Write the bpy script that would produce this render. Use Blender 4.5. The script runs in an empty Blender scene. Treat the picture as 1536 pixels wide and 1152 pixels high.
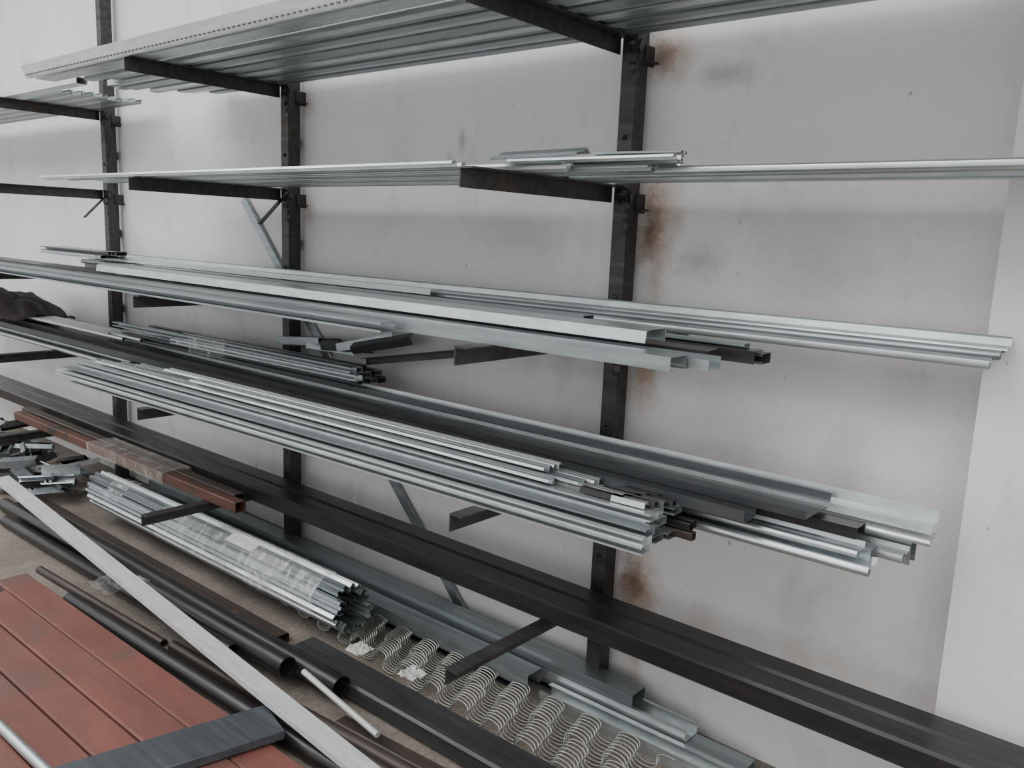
import bpy, math, random
from mathutils import Vector, Matrix, noise
random.seed(7)
R=random.random
def U(a,b): return a+(b-a)*R()

# ------------------------------------------------------------------ materials
def newmat(name):
    m=bpy.data.materials.new(name); m.use_nodes=True
    nt=m.node_tree; b=nt.nodes['Principled BSDF']; return m,nt,b
def ramp(nt,fac,stops):
    r=nt.nodes.new('ShaderNodeValToRGB'); e=r.color_ramp.elements
    while len(e)<len(stops): e.new(0.5)
    for i,(p,c) in enumerate(stops): e[i].position=p; e[i].color=(*c,1) if len(c)==3 else c
    nt.links.new(fac,r.inputs[0]); return r
def nz(nt,scale,detail=4,vec=None,rough=.6):
    n=nt.nodes.new('ShaderNodeTexNoise'); n.inputs['Scale'].default_value=scale
    n.inputs['Detail'].default_value=detail; n.inputs['Roughness'].default_value=rough
    if vec is not None: nt.links.new(vec,n.inputs['Vector'])
    return n
def coords(nt,scale=(1,1,1)):
    t=nt.nodes.new('ShaderNodeTexCoord'); mp=nt.nodes.new('ShaderNodeMapping')
    mp.inputs['Scale'].default_value=scale
    nt.links.new(t.outputs['Object'],mp.inputs[0]); return mp.outputs[0]
def metal(name,c1,c2,metallic,r1,r2,scale=(1,12,12),ns=3,bump=0.0,spots=None):
    m,nt,b=newmat(name)
    v=coords(nt,scale); n=nz(nt,ns,6,v)
    r=ramp(nt,n.outputs['Fac'],[(.3,c1),(.7,c2)])
    col=r.outputs[0]
    if spots:
        n2=nz(nt,spots[1],5,coords(nt,(1,1,1)))
        f=ramp(nt,n2.outputs['Fac'],[(spots[2],(0,0,0)),(spots[2]+.12,(1,1,1))])
        mx=nt.nodes.new('ShaderNodeMixRGB'); nt.links.new(f.outputs[0],mx.inputs[0])
        nt.links.new(col,mx.inputs[1]); mx.inputs[2].default_value=(*spots[0],1); col=mx.outputs[0]
    nt.links.new(col,b.inputs['Base Color'])
    b.inputs['Metallic'].default_value=metallic
    n3=nz(nt,9,3,coords(nt,(.6,6,6)))
    rr=ramp(nt,n3.outputs['Fac'],[(.3,(r1,)*3),(.7,(r2,)*3)])
    nt.links.new(rr.outputs[0],b.inputs['Roughness'])
    if bump:
        bp=nt.nodes.new('ShaderNodeBump'); bp.inputs['Strength'].default_value=bump; bp.inputs['Distance'].default_value=.002
        n4=nz(nt,140,3,coords(nt)); nt.links.new(n4.outputs['Fac'],bp.inputs['Height']); nt.links.new(bp.outputs[0],b.inputs['Normal'])
    return m
GALV=metal('galvanized_steel',(.44,.485,.49),(.64,.68,.685),.85,.30,.44,scale=(2,10,10),ns=5)
GALV2=metal('galvanized_steel_dull',(.25,.285,.295),(.38,.42,.435),.85,.34,.5)
GALVB=metal('bright_zinc_steel',(.57,.61,.61),(.76,.79,.79),.7,.32,.45,scale=(2,10,10),ns=5)
STRIPM=metal('bright_flat_zinc_steel',(.56,.60,.60),(.76,.79,.79),.35,.35,.5,scale=(2,10,10),ns=5)
GALVD=metal('grey_coated_steel',(.06,.065,.07),(.10,.108,.115),.5,.33,.48)
DARKP=metal('dark_mill_steel',(.04,.042,.045),(.075,.077,.08),.5,.32,.48,spots=((.10,.08,.06),6,.64))
BLK=metal('black_steel',(.022,.020,.021),(.045,.042,.042),.5,.28,.42,spots=((.075,.06,.05),4,.62))
POST=metal('oily_post_steel',(.038,.035,.036),(.08,.074,.073),.6,.38,.55,spots=((.11,.07,.05),5,.64),bump=.3)
BROWN=metal('rusty_brown_steel',(.045,.035,.03),(.085,.065,.055),.4,.4,.6,spots=((.14,.075,.05),7,.62))
RUST=metal('rusted_tube_steel',(.075,.035,.026),(.15,.07,.05),.3,.45,.65,spots=((.05,.04,.035),9,.55))
PLATE=metal('blue_grey_plate_steel',(.06,.07,.08),(.10,.11,.125),.5,.4,.55)
WIRE=metal('zinc_wire_steel',(.36,.37,.34),(.56,.56,.52),.85,.3,.42)
RED=metal('red_oxide_paint',(.125,.047,.036),(.19,.068,.052),.0,.5,.68,scale=(1,2,2),ns=3,spots=((.115,.06,.048),2.5,.5),bump=.2)
WHITEP=metal('white_painted_steel',(.42,.42,.40),(.6,.6,.58),.2,.35,.5)

def m_wall(name,stains):
    m,nt,b=newmat(name); L=nt.links
    t=nt.nodes.new('ShaderNodeTexCoord'); v=t.outputs['Object']
    n=nz(nt,1.3,6,v); r=ramp(nt,n.outputs['Fac'],[(.3,(.71,.692,.688)),(.7,(.795,.778,.773))])
    col=r.outputs[0]
    n2=nz(nt,3.2,9,v,.7); mp=nt.nodes.new('ShaderNodeMapping'); mp.inputs['Scale'].default_value=(1,1,.45); L.new(v,mp.inputs[0]); L.new(mp.outputs[0],n2.inputs['Vector'])
    f=ramp(nt,n2.outputs['Fac'],[(.55,(0,0,0)),(.76,(.55,.55,.55))])
    mx=nt.nodes.new('ShaderNodeMixRGB'); L.new(f.outputs[0],mx.inputs[0]); L.new(col,mx.inputs[1]); mx.inputs[2].default_value=(.42,.385,.36,1); col=mx.outputs[0]
    n5=nz(nt,34,2,mp.outputs[0]); f=ramp(nt,n5.outputs['Fac'],[(.72,(0,0,0)),(.77,(.8,.8,.8))])
    mx=nt.nodes.new('ShaderNodeMixRGB'); L.new(f.outputs[0],mx.inputs[0]); L.new(col,mx.inputs[1]); mx.inputs[2].default_value=(.25,.22,.2,1); col=mx.outputs[0]
    n3=nz(nt,14,6,v,.75)
    for (x,z,rx,rz,c,k) in stains:
        mp=nt.nodes.new('ShaderNodeMapping'); mp.vector_type='POINT'
        mp.inputs['Location'].default_value=(-x/rx,0,-z/rz); mp.inputs['Scale'].default_value=(1/rx,0,1/rz)
        L.new(v,mp.inputs[0])
        ln=nt.nodes.new('ShaderNodeVectorMath'); ln.operation='LENGTH'; L.new(mp.outputs[0],ln.inputs[0])
        a=nt.nodes.new('ShaderNodeMath'); a.operation='MULTIPLY_ADD'; L.new(n3.outputs['Fac'],a.inputs[0]); a.inputs[1].default_value=1.5; a.inputs[2].default_value=-.75
        s=nt.nodes.new('ShaderNodeMath'); s.operation='ADD'; L.new(ln.outputs['Value'],s.inputs[0]); L.new(a.outputs[0],s.inputs[1])
        f=ramp(nt,s.outputs[0],[(.05,(k,)*3),(1,(0,0,0))])
        mx=nt.nodes.new('ShaderNodeMixRGB'); L.new(f.outputs[0],mx.inputs[0]); L.new(col,mx.inputs[1]); mx.inputs[2].default_value=(*c,1); col=mx.outputs[0]
    L.new(col,b.inputs['Base Color']); b.inputs['Roughness'].default_value=.7
    bp=nt.nodes.new('ShaderNodeBump'); bp.inputs['Strength'].default_value=.25; bp.inputs['Distance'].default_value=.004
    n4=nz(nt,22,5,v); L.new(n4.outputs['Fac'],bp.inputs['Height']); L.new(bp.outputs[0],b.inputs['Normal'])
    return m
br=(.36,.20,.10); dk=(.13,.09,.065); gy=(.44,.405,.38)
WALL=m_wall('white_wall_paint',[(-1.42,2.17,.12,.10,br,.75),(-1.445,2.17,.06,.06,dk,.7),(-1.43,1.66,.12,.22,br,.8),(-1.445,1.64,.05,.12,dk,.85),(-1.43,1.20,.08,.20,br,.8),(-1.43,.84,.07,.12,br,.6),(-1.40,.42,.11,.18,br,.95),(-1.42,.45,.06,.10,dk,.75),(-1.41,1.4,.04,.3,br,.4),(-1.39,.2,.05,.2,br,.5),
   (-3.26,2.15,.07,.08,br,.4),(-3.26,1.68,.07,.1,br,.4),
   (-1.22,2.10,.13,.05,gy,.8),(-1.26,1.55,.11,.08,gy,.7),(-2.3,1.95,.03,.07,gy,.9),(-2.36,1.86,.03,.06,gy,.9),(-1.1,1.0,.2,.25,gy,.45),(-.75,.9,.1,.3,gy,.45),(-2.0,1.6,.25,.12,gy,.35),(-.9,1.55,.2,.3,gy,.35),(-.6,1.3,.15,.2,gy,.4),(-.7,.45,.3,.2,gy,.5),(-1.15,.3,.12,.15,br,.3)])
PIL=m_wall('white_pilaster_paint',[(-.40,.2,.1,.3,gy,.5),(-.2,1.1,.1,.3,gy,.3)])
def m_floor():
    m,nt,b=newmat('dusty_concrete'); v=coords(nt)
    n=nz(nt,2.5,8,v,.7); r=ramp(nt,n.outputs['Fac'],[(.3,(.13,.112,.095)),(.7,(.27,.235,.20))])
    n2=nz(nt,60,4,v); mx=nt.nodes.new('ShaderNodeMixRGB'); mx.blend_type='MULTIPLY'; mx.inputs[0].default_value=.6
    r2=ramp(nt,n2.outputs['Fac'],[(.35,(.5,.47,.44)),(.6,(1,1,1))])
    nt.links.new(r.outputs[0],mx.inputs[1]); nt.links.new(r2.outputs[0],mx.inputs[2]); nt.links.new(mx.outputs[0],b.inputs['Base Color'])
    b.inputs['Roughness'].default_value=.8; return m
FLOOR=m_floor()
def m_cloth():
    m,nt,b=newmat('dark_cloth'); n=nz(nt,6,4,coords(nt)); r=ramp(nt,n.outputs['Fac'],[(.3,(.015,.012,.012)),(.7,(.045,.035,.033))])
    nt.links.new(r.outputs[0],b.inputs['Base Color']); b.inputs['Roughness'].default_value=.9; return m
CLOTH=m_cloth()
def m_film(name,lo,hi,c,rg=.18,sc=(1,3,3)):
    m,nt,b=newmat(name); n=nz(nt,14,5,coords(nt,sc),.65)
    r=ramp(nt,n.outputs['Fac'],[(.5,(lo,)*3),(.72,(hi,)*3)])
    nt.links.new(r.outputs[0],b.inputs['Alpha']); b.inputs['Base Color'].default_value=(*c,1); b.inputs['Roughness'].default_value=rg
    bp=nt.nodes.new('ShaderNodeBump'); bp.inputs['Strength'].default_value=.6; bp.inputs['Distance'].default_value=.006
    nt.links.new(n.outputs['Fac'],bp.inputs['Height']); nt.links.new(bp.outputs[0],b.inputs['Normal']); return m
FILM=m_film('clear_packing_film',.06,.32,(.85,.87,.88),.1,(2.5,1,1))
TAPE=m_film('packing_tape',.10,.38,(.62,.57,.53),.12,(2,1,1))
PAPER=m_film('crumpled_white_plastic',.6,1,(.75,.74,.72),.3)
CARD=metal('brown_cardboard',(.22,.15,.09),(.30,.21,.13),0,.75,.85)

# ------------------------------------------------------------------ mesh builder
class MB:
    def __init__(s): s.v=[]; s.f=[]; s.m=[]; s.mats=[]
    def mi(s,mat):
        if mat not in s.mats: s.mats.append(mat)
        return s.mats.index(mat)
    def face(s,idx,mi): s.f.append(idx); s.m.append(mi)
    def strip(s,poly,t,p0,p1,mat,closed=False,roll=0,nseg=1,sag=0,twist=0):
        """thin-walled section: centre-line polyline (u=across,+Y for +X bars; v=up) swept from p0 to p1"""
        p0=Vector(p0);p1=Vector(p1);d=(p1-p0).normalized()
        up=Vector((0,0,1)) if abs(d.z)<.95 else Vector((0,1,0))
        a=up.cross(d).normalized(); w=d.cross(a).normalized()
        n=len(poly); L=[];Rr=[]
        for i in range(n):
            if closed: q0=Vector(poly[i-1]);q2=Vector(poly[(i+1)%n])
            else: q0=Vector(poly[max(i-1,0)]);q2=Vector(poly[min(i+1,n-1)])
            q=Vector(poly[i]); e1=(q-q0); e2=(q2-q)
            if e1.length<1e-9:e1=e2
            if e2.length<1e-9:e2=e1
            e1=e1.normalized();e2=e2.normalized()
            n1=Vector((-e1.y,e1.x));n2=Vector((-e2.y,e2.x));m=(n1+n2)
            m=m.normalized() if m.length>1e-6 else n1
            k=min(1/max(m.dot(n1),.35),2.5)*t/2
            L.append(q+m*k);Rr.append(q-m*k)
        ring=L+Rr; mi=s.mi(mat); rings=[]
        for j in range(nseg+1):
            tt=j/nseg; ph=roll+twist*tt; c,sn=math.cos(ph),math.sin(ph)
            o=p0.lerp(p1,tt)+Vector((0,0,-sag*4*tt*(1-tt)))
            base=len(s.v); rings.append(base)
            for q in ring:
                uu=q.x*c-q.y*sn; vv=q.x*sn+q.y*c
                s.v.append(o+a*uu+w*vv)
        cnt=n if closed else n-1
        for j in range(nseg):
            A=rings[j];B=rings[j+1]
            for i in range(cnt):
                k=(i+1)%n
                s.face((A+i,A+k,B+k,B+i),mi); s.face((A+n+k,A+n+i,B+n+i,B+n+k),mi)
            if not closed:
                s.face((A,B,B+n,A+n),mi); s.face((A+n-1,A+2*n-1,B+2*n-1,B+n-1),mi)
        for A in (rings[0],rings[-1]):
            for i in range(cnt):
                k=(i+1)%n; s.face((A+i,A+n+i,A+n+k,A+k),mi)
    def box(s,c,size,mat,rot=None):
        mi=s.mi(mat); b=len(s.v); M=rot or Matrix.Identity(3)
        for x in(-.5,.5):
            for y in(-.5,.5):
                for z in(-.5,.5): s.v.append(Vector(c)+M@Vector((x*size[0],y*size[1],z*size[2])))
        for q in((0,1,3,2),(4,6,7,5),(0,4,5,1),(2,3,7,6),(0,2,6,4),(1,5,7,3)): s.face(tuple(b+i for i in q),mi)
    def blob(s,c,r,mat,seed=0,sc=(1,1,1)):
        mi=s.mi(mat); b=len(s.v); nu,nv=10,7
        for j in range(nv+1):
            for i in range(nu):
                th=math.pi*j/nv; ph=2*math.pi*i/nu
                p=Vector((math.sin(th)*math.cos(ph),math.sin(th)*math.sin(ph),math.cos(th)))
                k=r*(1+.45*noise.noise(p*2.3+Vector((seed,0,0))))
                s.v.append(Vector(c)+Vector((p.x*k*sc[0],p.y*k*sc[1],p.z*k*sc[2])))
        for j in range(nv):
            for i in range(nu):
                k=(i+1)%nu; s.face((b+j*nu+i,b+j*nu+k,b+(j+1)*nu+k,b+(j+1)*nu+i),mi)
    def wire(s,pts,r,mat,ns=5):
        mi=s.mi(mat); b=len(s.v); n=len(pts)
        for i,p in enumerate(pts):
            d=(pts[min(i+1,n-1)]-pts[max(i-1,0)]).normalized()
            a=d.cross(Vector((0,1,0))); a=a.normalized() if a.length>1e-4 else Vector((1,0,0)); w=d.cross(a)
            for j in range(ns):
                an=2*math.pi*j/ns; s.v.append(p+a*math.cos(an)*r+w*math.sin(an)*r)
        for i in range(n-1):
            for j in range(ns):
                k=(j+1)%ns; s.face((b+i*ns+j,b+i*ns+k,b+(i+1)*ns+k,b+(i+1)*ns+j),mi)
        s.face(tuple(b+j for j in range(ns)),mi); s.face(tuple(b+(n-1)*ns+j for j in range(ns)),mi)
    def obj(s,name,smooth=True,parent=None,ang=32):
        me=bpy.data.meshes.new(name); me.from_pydata([tuple(v) for v in s.v],[],s.f)
        for m in s.mats: me.materials.append(m)
        me.polygons.foreach_set('material_index',s.m)
        me.update()
        import bmesh
        bm=bmesh.new(); bm.from_mesh(me); bmesh.ops.recalc_face_normals(bm,faces=bm.faces); bm.to_mesh(me); bm.free()
        if smooth:
            me.polygons.foreach_set('use_smooth',[True]*len(me.polygons)); me.set_sharp_from_angle(angle=math.radians(ang))
        o=bpy.data.objects.new(name,me); bpy.context.scene.collection.objects.link(o)
        if parent: o.parent=parent
        return o

# sections (origin at bottom centre)
def Cup(w,h,l=.008): return [(-w/2+l,h),(-w/2,h),(-w/2,0),(w/2,0),(w/2,h),(w/2-l,h)]
def Cdn(w,h,l=.008): return [(-w/2+l,0),(-w/2,0),(-w/2,h),(w/2,h),(w/2,0),(w/2-l,0)]
def Cfr(w,h,l=.006): return [(-w/2,l),(-w/2,0),(w/2,0),(w/2,h),(-w/2,h),(-w/2,h-l)]   # opens to the front
def Lsec(w,h): return [(0,0),(0,h),(w,h)]
def Rect(w,h,b=.004):
    return [(-w/2+b,0),(w/2-b,0),(w/2,b),(w/2,h-b),(w/2-b,h),(-w/2+b,h),(-w/2,h-b),(-w/2,b)]
def Circ(r,n=20): return [(r*math.cos(2*math.pi*i/n),r+r*math.sin(2*math.pi*i/n)) for i in range(n)]
def Track(w,h):  # rolled edge guide section
    return [(-w/2,h*.5),(-w/2+.003,h*.9),(-w/2+.010,h),(-w/2+.018,h*.8),(-w/2+.02,.002),(w/2-.016,0),(w/2-.014,h*.8),(w/2-.007,h),(w/2,h*.6)]
def Jsec(w,h,r=.010): # flat web with a rolled front edge
    return [(-w/2+2*r,.012)]+[(-w/2+r+r*math.cos(math.radians(a)),r+r*math.sin(math.radians(a))) for a in range(-20,-340,-32)]+[(-w/2+2*r+.004,r*1.4),(w/2-.004,r*1.4),(w/2,h)]

# ------------------------------------------------------------------ room shell
def slab(name,lo,hi,mat):
    b=MB(); b.box([(lo[i]+hi[i])/2 for i in range(3)],[hi[i]-lo[i] for i in range(3)],mat); return b.obj(name,False)
slab('wall_back',(-14,0,-.1),(3,.15,4),WALL)
slab('wall_pilaster_right',(-.42,-.12,0),(1.2,-.0005,4),PIL)
slab('floor',(-14,-7,-.1),(3,0,0),FLOOR)

# ------------------------------------------------------------------ cantilever rack
PX=[-5.15,-3.35,-1.54]; AZ=[2.22,1.77,1.305,.84,.38]
rack=bpy.data.objects.new('cantilever_rack',None); bpy.context.scene.collection.objects.link(rack)
for k,x in enumerate(PX):
    b=MB(); xc=x+.038
    b.strip([(-.025,-.03),(.025,-.03),(.025,.03),(-.025,.03)],.004,(xc,-.062,0),(xc,-.062,3.3),POST,closed=True)
    for z in AZ:
        b.blob((xc+.01,-.098,z-.06),.018,POST,z*7+k,(1.2,.7,1.3)); b.blob((xc+.03,-.08,z-.03),.013,POST,z*3+k,(.8,1,1.6))
        b.blob((xc+.0,-.095,z-.02),.012,POST,z*5+k,(1.8,.7,1)); b.blob((xc+.02,-.09,z-.12),.014,POST,z*9+k,(1,.7,1.8))
        b.box((xc+.036,-.028,z-.07),(.03,.045,.006),POST); b.box((xc+.03,-.028,z-.05),(.006,.05,.06),POST)
    for z in (3.1,2.6,2.0,1.5,1.08,.62,.2):   # wall tabs and bolt heads
        b.box((xc-.034,-.028,z+.03*math.sin(z*9)),(.022,.05,.045),POST); b.blob((xc+.0,-.094,z-.08),.008,BLK,z)
    b.box((xc,-.062,.006),(.12,.1,.012),POST)
    b.obj('post_%d'%(k+1),parent=rack)
    for j,z in enumerate(AZ):
        b=MB()
        b.strip([(.0,.0),(.0,.05),(-.045,.05)],.005,(x,-.79,z-.05),(x,-.0925,z-.05),POST)
        if j==1 and k<2 :
            b.box((x+.012,-.15,z-.10),(.03,.005,.17),POST,Matrix.Rotation(math.radians(-45),3,'X'))
        b.obj('arm_%d_%d'%(k+1,j+1),parent=rack)

# ------------------------------------------------------------------ top shelf
b=MB(); z0=2.222
y=-.605; i=0
while y<-.12:
    xl=-4.15+U(-.05,.3); xr=.35+U(-.1,.2)
    b.strip(Cup(.040,.024,.010),.0016,(xl,y,z0+(.006 if i%2 else 0)),(xr,y,z0+(.006 if i%2 else 0)),GALV2 if i%3 else GALV)
    y+=.0485;i+=1
b.strip(Cdn(.52,.02,.02),.0016,(-4.0,-.36,z0+.032),(.3,-.36,z0+.032),GALVD)
b.obj('ribbed_channel_layer')
b=MB()
def perf(b,x0,x1,y,z,h,lean):
    b.strip([(.016,.006),(.010,.0),(0,.0),(-.004,.006),(-lean*.5,h*.5),(-lean,h),(.02,h+.004)],.002,(x0,y,z),(x1,y,z),GALVB)
    n=int((x1-x0)/.03)
    for q in range(n):
        xx=x0+.02+q*.03
        b.box((xx,y-.0085,z+h*.22),(.013,.003,.0045),BLK)
perf(b,-4.30,.3,-.79,z0,.048,.022)
b.strip(Cup(.08,.03),.0018,(-4.28,-.72,z0),(.3,-.72,z0),GALV)
b.strip([(-.02,0),(.02,.0)],.0018,(-4.2,-.652,z0+.02),(.3,-.652,z0+.02),GALVD)  # dark strip added to stand in for the shaded gap behind the rail
b.obj('perforated_track_rail')
b=MB()
for i in range(9):
    y=-.14-.044*i
    b.strip(Cup(.04,.02),.0016,(-9.2+U(0,.4),y,z0),(-4.55-U(0,.1),y,z0),GALV if i%2 else GALV2)
b.strip(Rect(.05,.03),.002,(-9,-.58,z0),(-4.22,-.58,z0),GALVB,closed=True)
b.obj('galvanized_channel_layer')

# ------------------------------------------------------------------ second shelf
b=MB(); z0=1.772
ends=[(-4.22,-1.57),(-4.10,-1.62),(-3.95,-1.30),(-3.85,-1.35),(-4.12,-1.12),(-3.9,-1.74),(-4.1,-1.76),(-3.95,-1.74),(-4.15,-1.75),(-3.9,-1.76),(-3.8,-1.74)]
for i,(xl,xr) in enumerate(ends):
    y=-.765+.056*i
    b.strip(Track(.052,.016+.006*(i%2)),.0016,(xl,y,z0),(xr,y+U(-.003,.003),z0),GALV if i%3!=1 else GALV2)
b.obj('door_guide_channel_layer')
b=MB()
for i,(y,xl,xr) in enumerate([(-.44,-1.70,.95),(-.36,-1.65,.9),(-.27,-1.68,.95),(-.18,-1.6,.9)]):
    b.strip(Jsec(.065,.022) if i!=2 else Cdn(.06,.02),.0016,(xl,y,z0),(xr,y,z0),GALV)
b.obj('rolled_edge_rail_row')
b=MB()
for (y,xl,xr,r) in [(-.57,-1.55,-1.04,0.05),(-.50,-1.5,-1.08,0),(-.43,-1.6,-1.12,.0),(-.36,-1.7,-1.22,0)]:
    b.strip(Track(.055,.014),.0016,(xl,y,z0+.024),(xr,y+.01,z0+.024),GALV,roll=r)
b.strip([(-.03,.0),(-.02,.010),(0,.012),(.015,.022),(.03,.010)],.0016,(-1.50,-.69,z0+.022),(-1.22,-.70,z0+.024),GALV2)
b.strip(Track(.04,.012),.0016,(-1.3,-.53,z0+.040),(-1.06,-.50,z0+.040),GALV2)
b.obj('loose_edge_trim_stack')

# ------------------------------------------------------------------ third shelf
z0=1.3075
b=MB(); b.strip(Cfr(.055,.028),.002,(-6.9,-.74,z0),(-1.87,-.735,z0),GALV2); b.obj('galvanized_c_channel')
b=MB(); b.strip(Cdn(.075,.032,.012),.002,(-6.6,-.655,z0),(-.955,-.64,z0),GALV2)
b.strip([(-.03,.026),(-.03,0),(.03,0),(.03,.03)],.002,(-6.4,-.575,z0),(-.90,-.565,z0),GALV2); b.obj('galvanized_c_channel')
b=MB(); b.strip([(-.05,.0),(-.045,.03),(-.03,.034),(.045,.034),(.045,0.0)],.002,(-4.32,-.46,z0+.040),(-1.09,-.52,z0+.042),GALV)
b.strip(Cdn(.05,.03,.01),.002,(-4.2,-.345,z0+.046),(-1.4,-.38,z0+.046),GALV2)
b.obj('wide_galvanized_channel')
b=MB()
b.strip([(-.03,0),(-.028,.03),(.03,.034)],.002,(-6.0,-.47,z0),(-.96,-.455,z0),BLK)
b.strip(Lsec(.05,.032),.002,(-6.0,-.425,z0),(-.88,-.39,z0),BLK)
b.strip(Cfr(.05,.025),.002,(-6.0,-.345,z0),(-.87,-.34,z0),GALVD)
b.strip(Cfr(.03,.018),.002,(-4.0,-.35,z0+.027),(-.92,-.35,z0+.027),GALV2)
b.obj('dark_angle_bar_stack')
b=MB()
b.strip(Cdn(.09,.042,.012),.002,(-5.1,-.19,z0),(-1.2,-.19,z0),GALV2)
zz=z0+.044
b.strip(Jsec(.07,.018,.012),.002,(-5.1,-.225,zz-.004),(-.385,-.215,zz-.004),GALV)
b.strip(Jsec(.06,.020,.010),.002,(-5.1,-.185,zz+.014),(-.375,-.170,zz+.014),GALV2)
b.strip([(-.04,.0),(-.038,.004),(.0,.008),(.005,.026),(.0,.03)],.0018,(-5.0,-.155,zz+.034),(-.365,-.135,zz+.034),GALV)
b.strip([(-.02,0),(-.02,.02),(.02,.02)],.0018,(-4.7,-.275,zz+.0),(-1.9,-.27,zz+.0),GALV2)
b.strip([(-.02,0),(-.02,.02),(.02,.02)],.0018,(-4.9,-.235,zz+.028),(-2.2,-.225,zz+.028),GALVB)
b.obj('long_galvanized_profile_stack')
b=MB()
for i in range(8):
    y=-.37+.034*(i%4); z=z0+.085+.022*(i//4)
    b.strip(Cfr(.030,.019,.004),.0014,(-5.35+U(-.1,.1),y,z),(-4.6+U(-.1,.1),y,z),[GALVB,GALVD,GALV][i%3])
b.obj('short_channel_bundle')

# ------------------------------------------------------------------ fourth shelf
z0=.8425
b=MB()
for r in range(4):
    for c in range(4):
        y=-.742+.047*c+.006*r; z=z0+.0215*r
        if r==3 and c==0: continue
        xr=-1.0-(0 if c==0 else U(0,.05)); xl=-4.16+U(-.08,.08)
        b.strip(Cfr(.044,.019,.0045),.0016,(xl,y,z),(xr+U(-.02,.02),y+.092,z),[GALV,GALVB,GALV2,GALV][(r+c)%4])
b.obj('slat_profile_bundle')
b=MB()
for y,dz,xl,xr,mt in [(-.65,.088,-4.0,-1.34,GALV),(-.605,.088,-3.9,-1.27,GALV2),(-.56,.088,-3.8,-1.25,GALV),(-.62,.108,-3.2,-1.38,GALV),(-.575,.108,-3.5,-1.38,GALVB)]:
    b.strip(Track(.042,.018),.0016,(xl,y,z0+dz),(xr,y+.055,z0+dz),mt)
b.obj('rolled_edge_profile_stack')
b=MB()
for i in range(9):
    y=-.485+.024*(i%3); z=z0+.003+.024*(i//3)
    b.strip(Rect(.022,.02,.002),.0016,(-4.1+U(0,.3),y-.03,z),(-.99+U(-.12,.04),y+.0,z),[BROWN,BLK,GALV,BLK][i%4],closed=True)
b.strip([(-.03,.0),(-.01,.014),(.03,.004)],.002,(-1.38,-.545,z0+.088),(-1.14,-.535,z0+.088),TAPE)
for i in range(9):
    b.strip([(-.012,0),(-.008,.014),(.008,.014),(.012,.0)],.002,(-1.25+.02*i,-.58+.022*(i%5),z0+.087),(-1.12+.014*i,-.575+.022*(i%5),z0+.087),[BLK,GALV,BLK,GALVD][i%4])
b.obj('mixed_small_tube_bundle')
b=MB()
b.strip([(-.088,.022),(-.085,.0),(-.03,.0),(.03,.0),(.075,.0),(.08,.032)],.002,(-7.2,-.335,z0+.108),(-.70,-.33,z0+.108),GALVD)
b.strip([(-.04,.03),(-.038,0),(.03,0),(.03,.022)],.002,(-7.1,-.445,z0+.083),(-.83,-.44,z0+.083),GALVD)
b.obj('dark_coated_trough_channel')
b=MB()
b.strip([(-.03,.0),(-.028,.02),(.02,.022),(.024,.05)],.002,(-7.0,-.225,z0+.10),(-.45,-.245,z0+.10),GALV)
b.strip(Jsec(.06,.02,.009),.002,(-7.0,-.225,z0+.07),(-.45,-.250,z0+.07),GALVB)
b.obj('galvanized_edge_channel')
b=MB()
b.strip([(-.03,0),(-.03,.028),(.03,.028),(.03,0)],.002,(-6.9,-.31,z0+.065),(-.60,-.31,z0+.065),BLK)
b.strip([(-.03,0),(-.03,.03),(.03,.034)],.002,(-6.9,-.385,z0+.062),(-.86,-.375,z0+.062),GALVD)
b.obj('dark_coated_flat_profile')
b=MB()
b.strip(Jsec(.07,.03,.012),.002,(-6.8,-.395,z0+.0),(-.545,-.375,z0+.004),GALV)
b.strip(Jsec(.06,.03,.010),.002,(-6.8,-.375,z0+.033),(-.58,-.360,z0+.033),GALV)
b.strip(Cdn(.05,.05,.01),.002,(-6.8,-.325,z0),(-.56,-.325,z0),GALV2)
b.strip(Jsec(.06,.03,.013),.002,(-6.8,-.270,z0+.02),(-.50,-.275,z0+.02),GALV)
b.strip(Cdn(.05,.055,.01),.002,(-6.8,-.205,z0),(-.50,-.21,z0),GALV2)
b.obj('rolled_lip_profile_row')
b=MB()
for i in range(13):
    y=-.33+.036*(i%5); z=z0+.152+.024*(i//5)
    b.strip(Cfr(.033,.021,.005),.0016,(-4.3+U(-.25,.5),y,z),(-2.55+U(-.03,.03)-(i//5)*.02,y+.04+U(-.01,.01),z),[GALVD,GALV,GALV2,GALV][i%4])
b.strip([(-.02,-.006),(-.02,.075),(.17,.078)],.001,(-3.75,-.32,z0+.153),(-3.45,-.31,z0+.153),FILM)
b.obj('taped_channel_bundle')
b=MB()
for i in range(5):
    b.strip(Circ(.010,10),.0015,(-5.6+U(-.1,.1),-.40+.027*i,z0+.145),(-4.3+U(-.3,.1),-.40+.027*i,z0+.145),GALVB,closed=True)
b.obj('thin_conduit_tubes')
b=MB()
for i in range(6):
    x=-3.3+.11*i
    b.strip(Lsec(.035,.035),.002,(x,-.15,z0+.225+.004*i),(x+.30,-.14+.01*i,z0+.23+U(0,.09)),GALVD if i%2 else GALV2,roll=U(-.5,.5))
b.obj('loose_angle_offcuts')
b=MB(); b.strip([(0,0),(0,.03),(-.03,.03)],.003,(-2.7,-.12,1.045),(-1.66,-.10,1.235),POST); b.obj('leaning_angle_iron')

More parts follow.
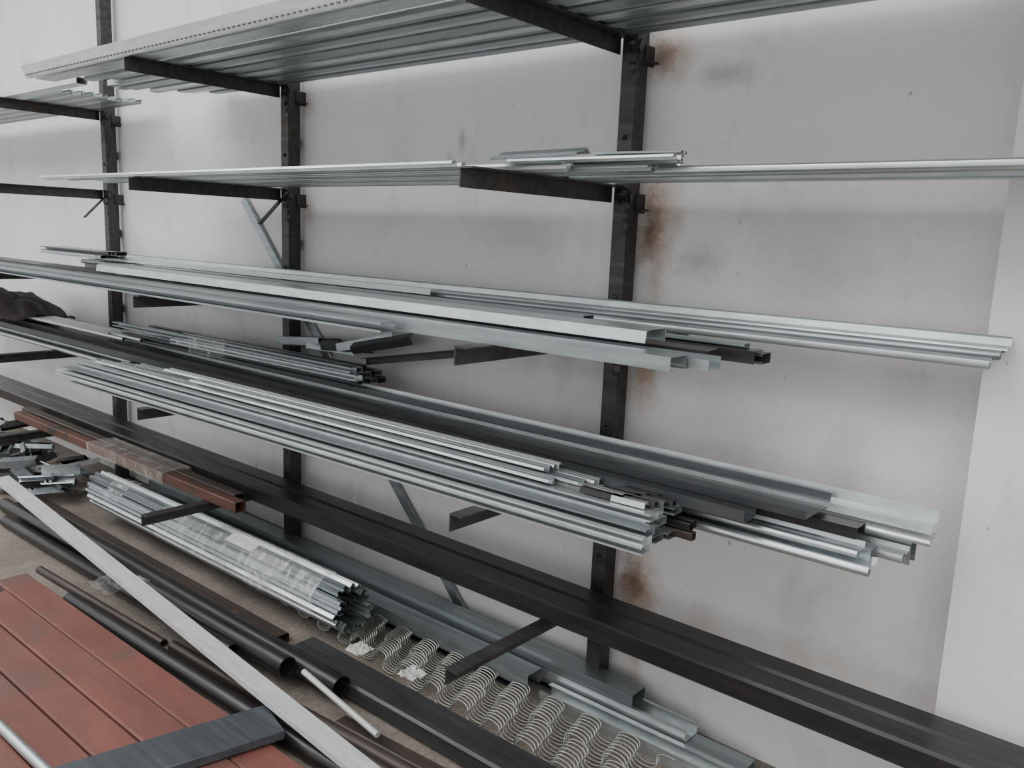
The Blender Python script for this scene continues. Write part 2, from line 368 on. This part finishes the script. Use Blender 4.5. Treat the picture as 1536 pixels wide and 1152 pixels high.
# cloth
b=MB(); mi=b.mi(CLOTH); n=26
for i in range(n):
    for j in range(n):
        u=i/(n-1)-.5;v=j/(n-1)-.5; rr=max(0,1-(u*u+v*v)*3.3)
        p=Vector((u*3,v*3,0))
        b.v.append(Vector((-6.0+u*1.1+.05*noise.noise(p*2),-.35+v*.40+.04*noise.noise(p*2+Vector((9,0,0))),.985+.13*rr**.7*(1+.5*noise.noise(p*1.7+Vector((3,1,0))))+.03*noise.noise(p*3))))
for i in range(n-1):
    for j in range(n-1): b.face((i*n+j,(i+1)*n+j,(i+1)*n+j+1,i*n+j+1),mi)
o=b.obj('dark_work_cloth'); s=o.modifiers.new('s','SOLIDIFY'); s.thickness=.006; s=o.modifiers.new('ss','SUBSURF'); s.levels=1;s.render_levels=1

# ------------------------------------------------------------------ fifth shelf
z0=.383
for y,x1,h in [(-.221,.9,.070),(-.312,.9,.066)]:
    b=MB(); b.strip(Rect(.088,h,.007),.004,(-8.5,y,z0),(x1,y,z0),BLK,closed=True); b.obj('black_rectangular_tube')
b=MB(); b.strip(Rect(.05,.045,.004),.003,(-5.5,-.50,z0),(-3.10,-.475,z0),RUST,closed=True)
b.strip(Rect(.05,.045,.004),.003,(-5.6,-.42,z0),(-3.2,-.418,z0),BROWN,closed=True)
b.strip([(-.034,-.004),(-.036,.05),(.11,.052),(.11,-.004)],.001,(-4.5,-.49,z0+.001),(-3.7,-.482,z0+.001),TAPE)
b.obj('rusty_square_tube')

b=MB(); b.strip([(-.004,-.02),(-.004,.02),(.006,.024)],.002,(-3.78,-.016,1.73),(-2.15,-.016,.02),GALV2)
b.obj('leaning_galvanized_strip')

# ------------------------------------------------------------------ floor items
b=MB(); cx0,cx1=-4.45,-2.37; cy,cz=-.475,.176
for i in range(8):
    a=math.radians(22.5+45*i); rr=.078
    b.strip([(-.018,-.022),(-.027,-.004),(-.022,.012),(-.010,.012),(-.006,.0),(.006,.0),(.010,.012),(.022,.012),(.027,-.004),(.018,-.022)],.0018,
        (cx0+U(-.04,.04),cy+rr*math.cos(a),cz+rr*math.sin(a)),(cx1+U(-.03,.03),cy+.02+rr*math.cos(a),cz+rr*math.sin(a)),[GALV2,GALV,GALV2][i%3],roll=a-math.pi/2)
for i in range(4):
    a=math.radians(90*i+20); b.strip(Cup(.03,.015),.0016,(cx0,cy+.03*math.cos(a),cz+.03*math.sin(a)),(cx1-.03,cy+.02+.03*math.cos(a),cz+.03*math.sin(a)),GALVD,roll=a)
oct_=[(.1*math.cos(math.radians(22.5+45*i)),.1*math.sin(math.radians(22.5+45*i))) for i in range(8)]
for xa,xb in [(-3.7,-2.5),(-2.95,-2.72),(-4.25,-4.1)]:
    b.strip(oct_,.001,(xa,cy+.006,cz),(xb,cy+.019,cz),FILM,closed=True)
# paper label under the film on the upper front facet
a=math.radians(112.5); 
b.box((-3.05,cy+.012+.098*math.cos(a),cz+.098*math.sin(a)),(.20,.05,.0015),PAPER,Matrix.Rotation(a-math.pi/2,3,'X'))
b.obj('film_wrapped_profile_bundle')
# wiggle wire: nested, in-phase omega waves
b=MB()
def wig(x0,x1,yl,yr,z,lam,A,ph):
    n=int((x1-x0)/lam*20); pts=[]
    for i in range(n+1):
        t=i/n; x=x0+(x1-x0)*t; q=2*math.pi*x/lam+ph+.9*noise.noise(Vector((x*.9,0,3)))
        y0=yl+(yr-yl)*min(1,max(0,(x+3.2)/2.0))
        s_=math.sin(q)
        k=1+.18*noise.noise(Vector((x*1.7,yl*3,0)))
        pts.append(Vector((x-.017*math.sin(2*q),y0+.45*A*s_,z+A*s_*k)))
    return pts
for i in range(16):
    f=i/15
    b.wire(wig(-5.0+U(-.03,.03),-1.12+U(-.05,.05),-.37+.115*f,-.545+.285*f,.034,.15,.025,.16*i+(.9 if i>7 else 0)+U(-.08,.08)),.0028,WIRE)
b.obj('wiggle_wire_bundle',ang=80)
b=MB()
b.strip(Cdn(.075,.05,.01),.002,(-4.5,-.205,.033),(-1.66,-.215,.045),GALV2)
b.strip(Cfr(.06,.03),.002,(-4.6,-.205,.0),(-1.75,-.20,.0),GALVD)
b.obj('floor_galvanized_channel')
b=MB()
b.strip(Cdn(.08,.04,.012),.002,(-4.6,-.105,.085),(-1.30,-.11,.085),GALV2)
b.strip(Cfr(.08,.04,.01),.002,(-4.5,-.105,.0),(-.9,-.11,.0),GALV2)
b.strip(Cup(.08,.036,.012),.002,(-4.5,-.105,.044),(-1.1,-.11,.044),GALV)
b.obj('floor_galvanized_channel')
b=MB(); b.strip([(-.04,.05),(-.04,.0),(.03,.0),(.03,.05),(.01,.05)],.002,(-1.62,-.195,.0),(-.92,-.195,.0),GALV)
b.obj('short_galvanized_channel')
b=MB(); b.strip(Rect(.125,.06,.007),.004,(-2.45,-.630,.012),(-1.28,-.622,.012),DARKP,closed=True); b.obj('black_flat_tube')
b=MB(); b.strip(Rect(.06,.04,.006),.003,(-4.9,-.62,.0),(-2.6,-.61,.0),BROWN,closed=True); b.obj('black_flat_tube')
def cyl(name,r,p0,p1,mat,t=.004):
    b=MB(); b.strip(Circ(r,28),t,p0,p1,mat,closed=True); return b.obj(name)
cyl('black_round_pipe',.037,(-4.9,-.705,.0),(-2.09,-.725,.035),BLK)
cyl('black_round_pipe',.034,(-4.95,-.785,0),(-2.29,-.80,.065),BLK)
cyl('black_round_pipe',.026,(-4.7,-.87,0),(-2.54,-.86,.06),BLK)
cyl('black_round_pipe',.030,(-3.50,-1.035,0),(-1.3,-.945,0),BLK)
cyl('rusty_round_bar',.014,(-3.95,-.985,0),(-2.9,-.935,0),BROWN,.006)
cyl('rusty_round_bar',.018,(-2.85,-.925,0),(-1.1,-.84,0),BROWN,.006)
cyl('rusty_round_bar',.020,(-2.45,-.88,0),(-1.1,-.79,0),BROWN,.006)
b=MB(); b.strip(Rect(.05,.03,.004),.003,(-2.0,-.80,.0),(-1.1,-.735,.0),BROWN,closed=True); b.obj('brown_flat_tube')
b=MB(); b.strip(Cdn(.066,.018,.006),.002,(-4.62,-.90,.27),(-1.62,-.975,.075),STRIPM); b.obj('crossing_galvanized_channel')
cyl('white_rod',.008,(-2.20,-.80,.11),(-1.80,-.815,.06),WHITEP)
cyl('thin_galvanized_tube',.013,(-3.3,-1.60,.062),(-1.8,-1.56,.062),GALV)
b=MB()
for i,(xl,w) in enumerate([(-3.84,.122),(-3.70,.126),(-3.78,.12),(-3.74,.12),(-3.8,.12),(-3.76,.12)]):
    y=-1.135-.131*i
    b.strip(Rect(w,.055+.003*(i%2),.005),.003,(xl,y,0),(-1.0,y+.03,0),RED,closed=True)
    b.strip([(0,0),(0,.04)],.006,(xl,y-.0655,0),(-1.0,y-.0655+.03,0),BROWN)
b.obj('red_oxide_steel_tube_stack')
b=MB(); b.box((-2.15,-1.32,.079),(.17,.66,.03),PLATE,Matrix.Rotation(math.radians(-14),3,'Z'))
o=b.obj('steel_plate_offcut'); bv=o.modifiers.new('b','BEVEL'); bv.width=.003; bv.segments=2
b=MB()
for i in range(56):
    c=Vector((U(-6.4,-4.85),U(-.66,-.24),.03+U(0,.16))); a=U(0,6.28); d=Vector((math.cos(a),math.sin(a),U(-.2,.25)))*U(.06,.15)
    b.strip(random.choice([Cup(.055,.025),Lsec(.05,.045),Cdn(.06,.025)]),.003,c-d,c+d,random.choice([GALV,GALVD,GALV2,BLK]),roll=U(-1,1))
b.obj('steel_bracket_pile')
def crump(name,c,r,seed,mat=PAPER):
    b=MB(); mi=b.mi(mat); n=16
    for i in range(n):
        for j in range(n):
            u=i/(n-1)-.5;v=j/(n-1)-.5;p=Vector((u*4,v*4,seed))
            b.v.append(Vector(c)+Vector((u*2*r+.3*r*noise.noise(p),v*2*r+.3*r*noise.noise(p+Vector((5,5,5))),r*.35+r*.7*noise.noise(p*1.3)*(1-abs(u))*(1-abs(v)))))
    for i in range(n-1):
        for j in range(n-1): b.face((i*n+j,(i+1)*n+j,(i+1)*n+j+1,i*n+j+1),mi)
    b.obj(name,False)
crump('crumpled_plastic_scrap',(-1.98,-.50,.065),.04,1)
crump('crumpled_plastic_scrap',(-3.35,-.90,.08),.09,2,FILM)
crump('crumpled_plastic_scrap',(-2.25,-.52,.065),.04,3)

# ------------------------------------------------------------------ light
w=bpy.data.worlds.new('world'); bpy.context.scene.world=w; w.use_nodes=True
w.node_tree.nodes['Background'].inputs[0].default_value=(.97,.985,1,1); w.node_tree.nodes['Background'].inputs[1].default_value=1.25
def area(name,loc,sx,sy,e,rot=(0,0,0),c=(1,.985,.965)):
    l=bpy.data.lights.new(name,'AREA'); l.shape='RECTANGLE'; l.size=sx;l.size_y=sy;l.energy=e;l.color=c
    o=bpy.data.objects.new(name,l); o.location=loc;o.rotation_euler=rot; bpy.context.scene.collection.objects.link(o)
area('ceiling_panel_light',(1.8,-2.6,3.8),1.8,2.4,80)
area('ceiling_panel_light',(-2.2,-3.2,3.8),2.4,2.4,80)
area('ceiling_panel_light',(-6.0,-3.2,3.8),2.4,2.4,130)

# ------------------------------------------------------------------ camera
cam=bpy.data.cameras.new('camera'); co=bpy.data.objects.new('camera',cam); bpy.context.scene.collection.objects.link(co)
X=Vector((.7603,.6482,.0405)); F=Vector((-.6336,.7539,-.1733)).normalized(); X=(X-F*X.dot(F)).normalized()
Yv=(-F).cross(X)
M=Matrix((X,Yv,-F)).transposed().to_4x4(); M.translation=Vector((0,-2.38,1.6)); co.matrix_world=M
cam.sensor_width=36; cam.lens=1255/1536*36; cam.clip_start=.02
bpy.context.scene.camera=co
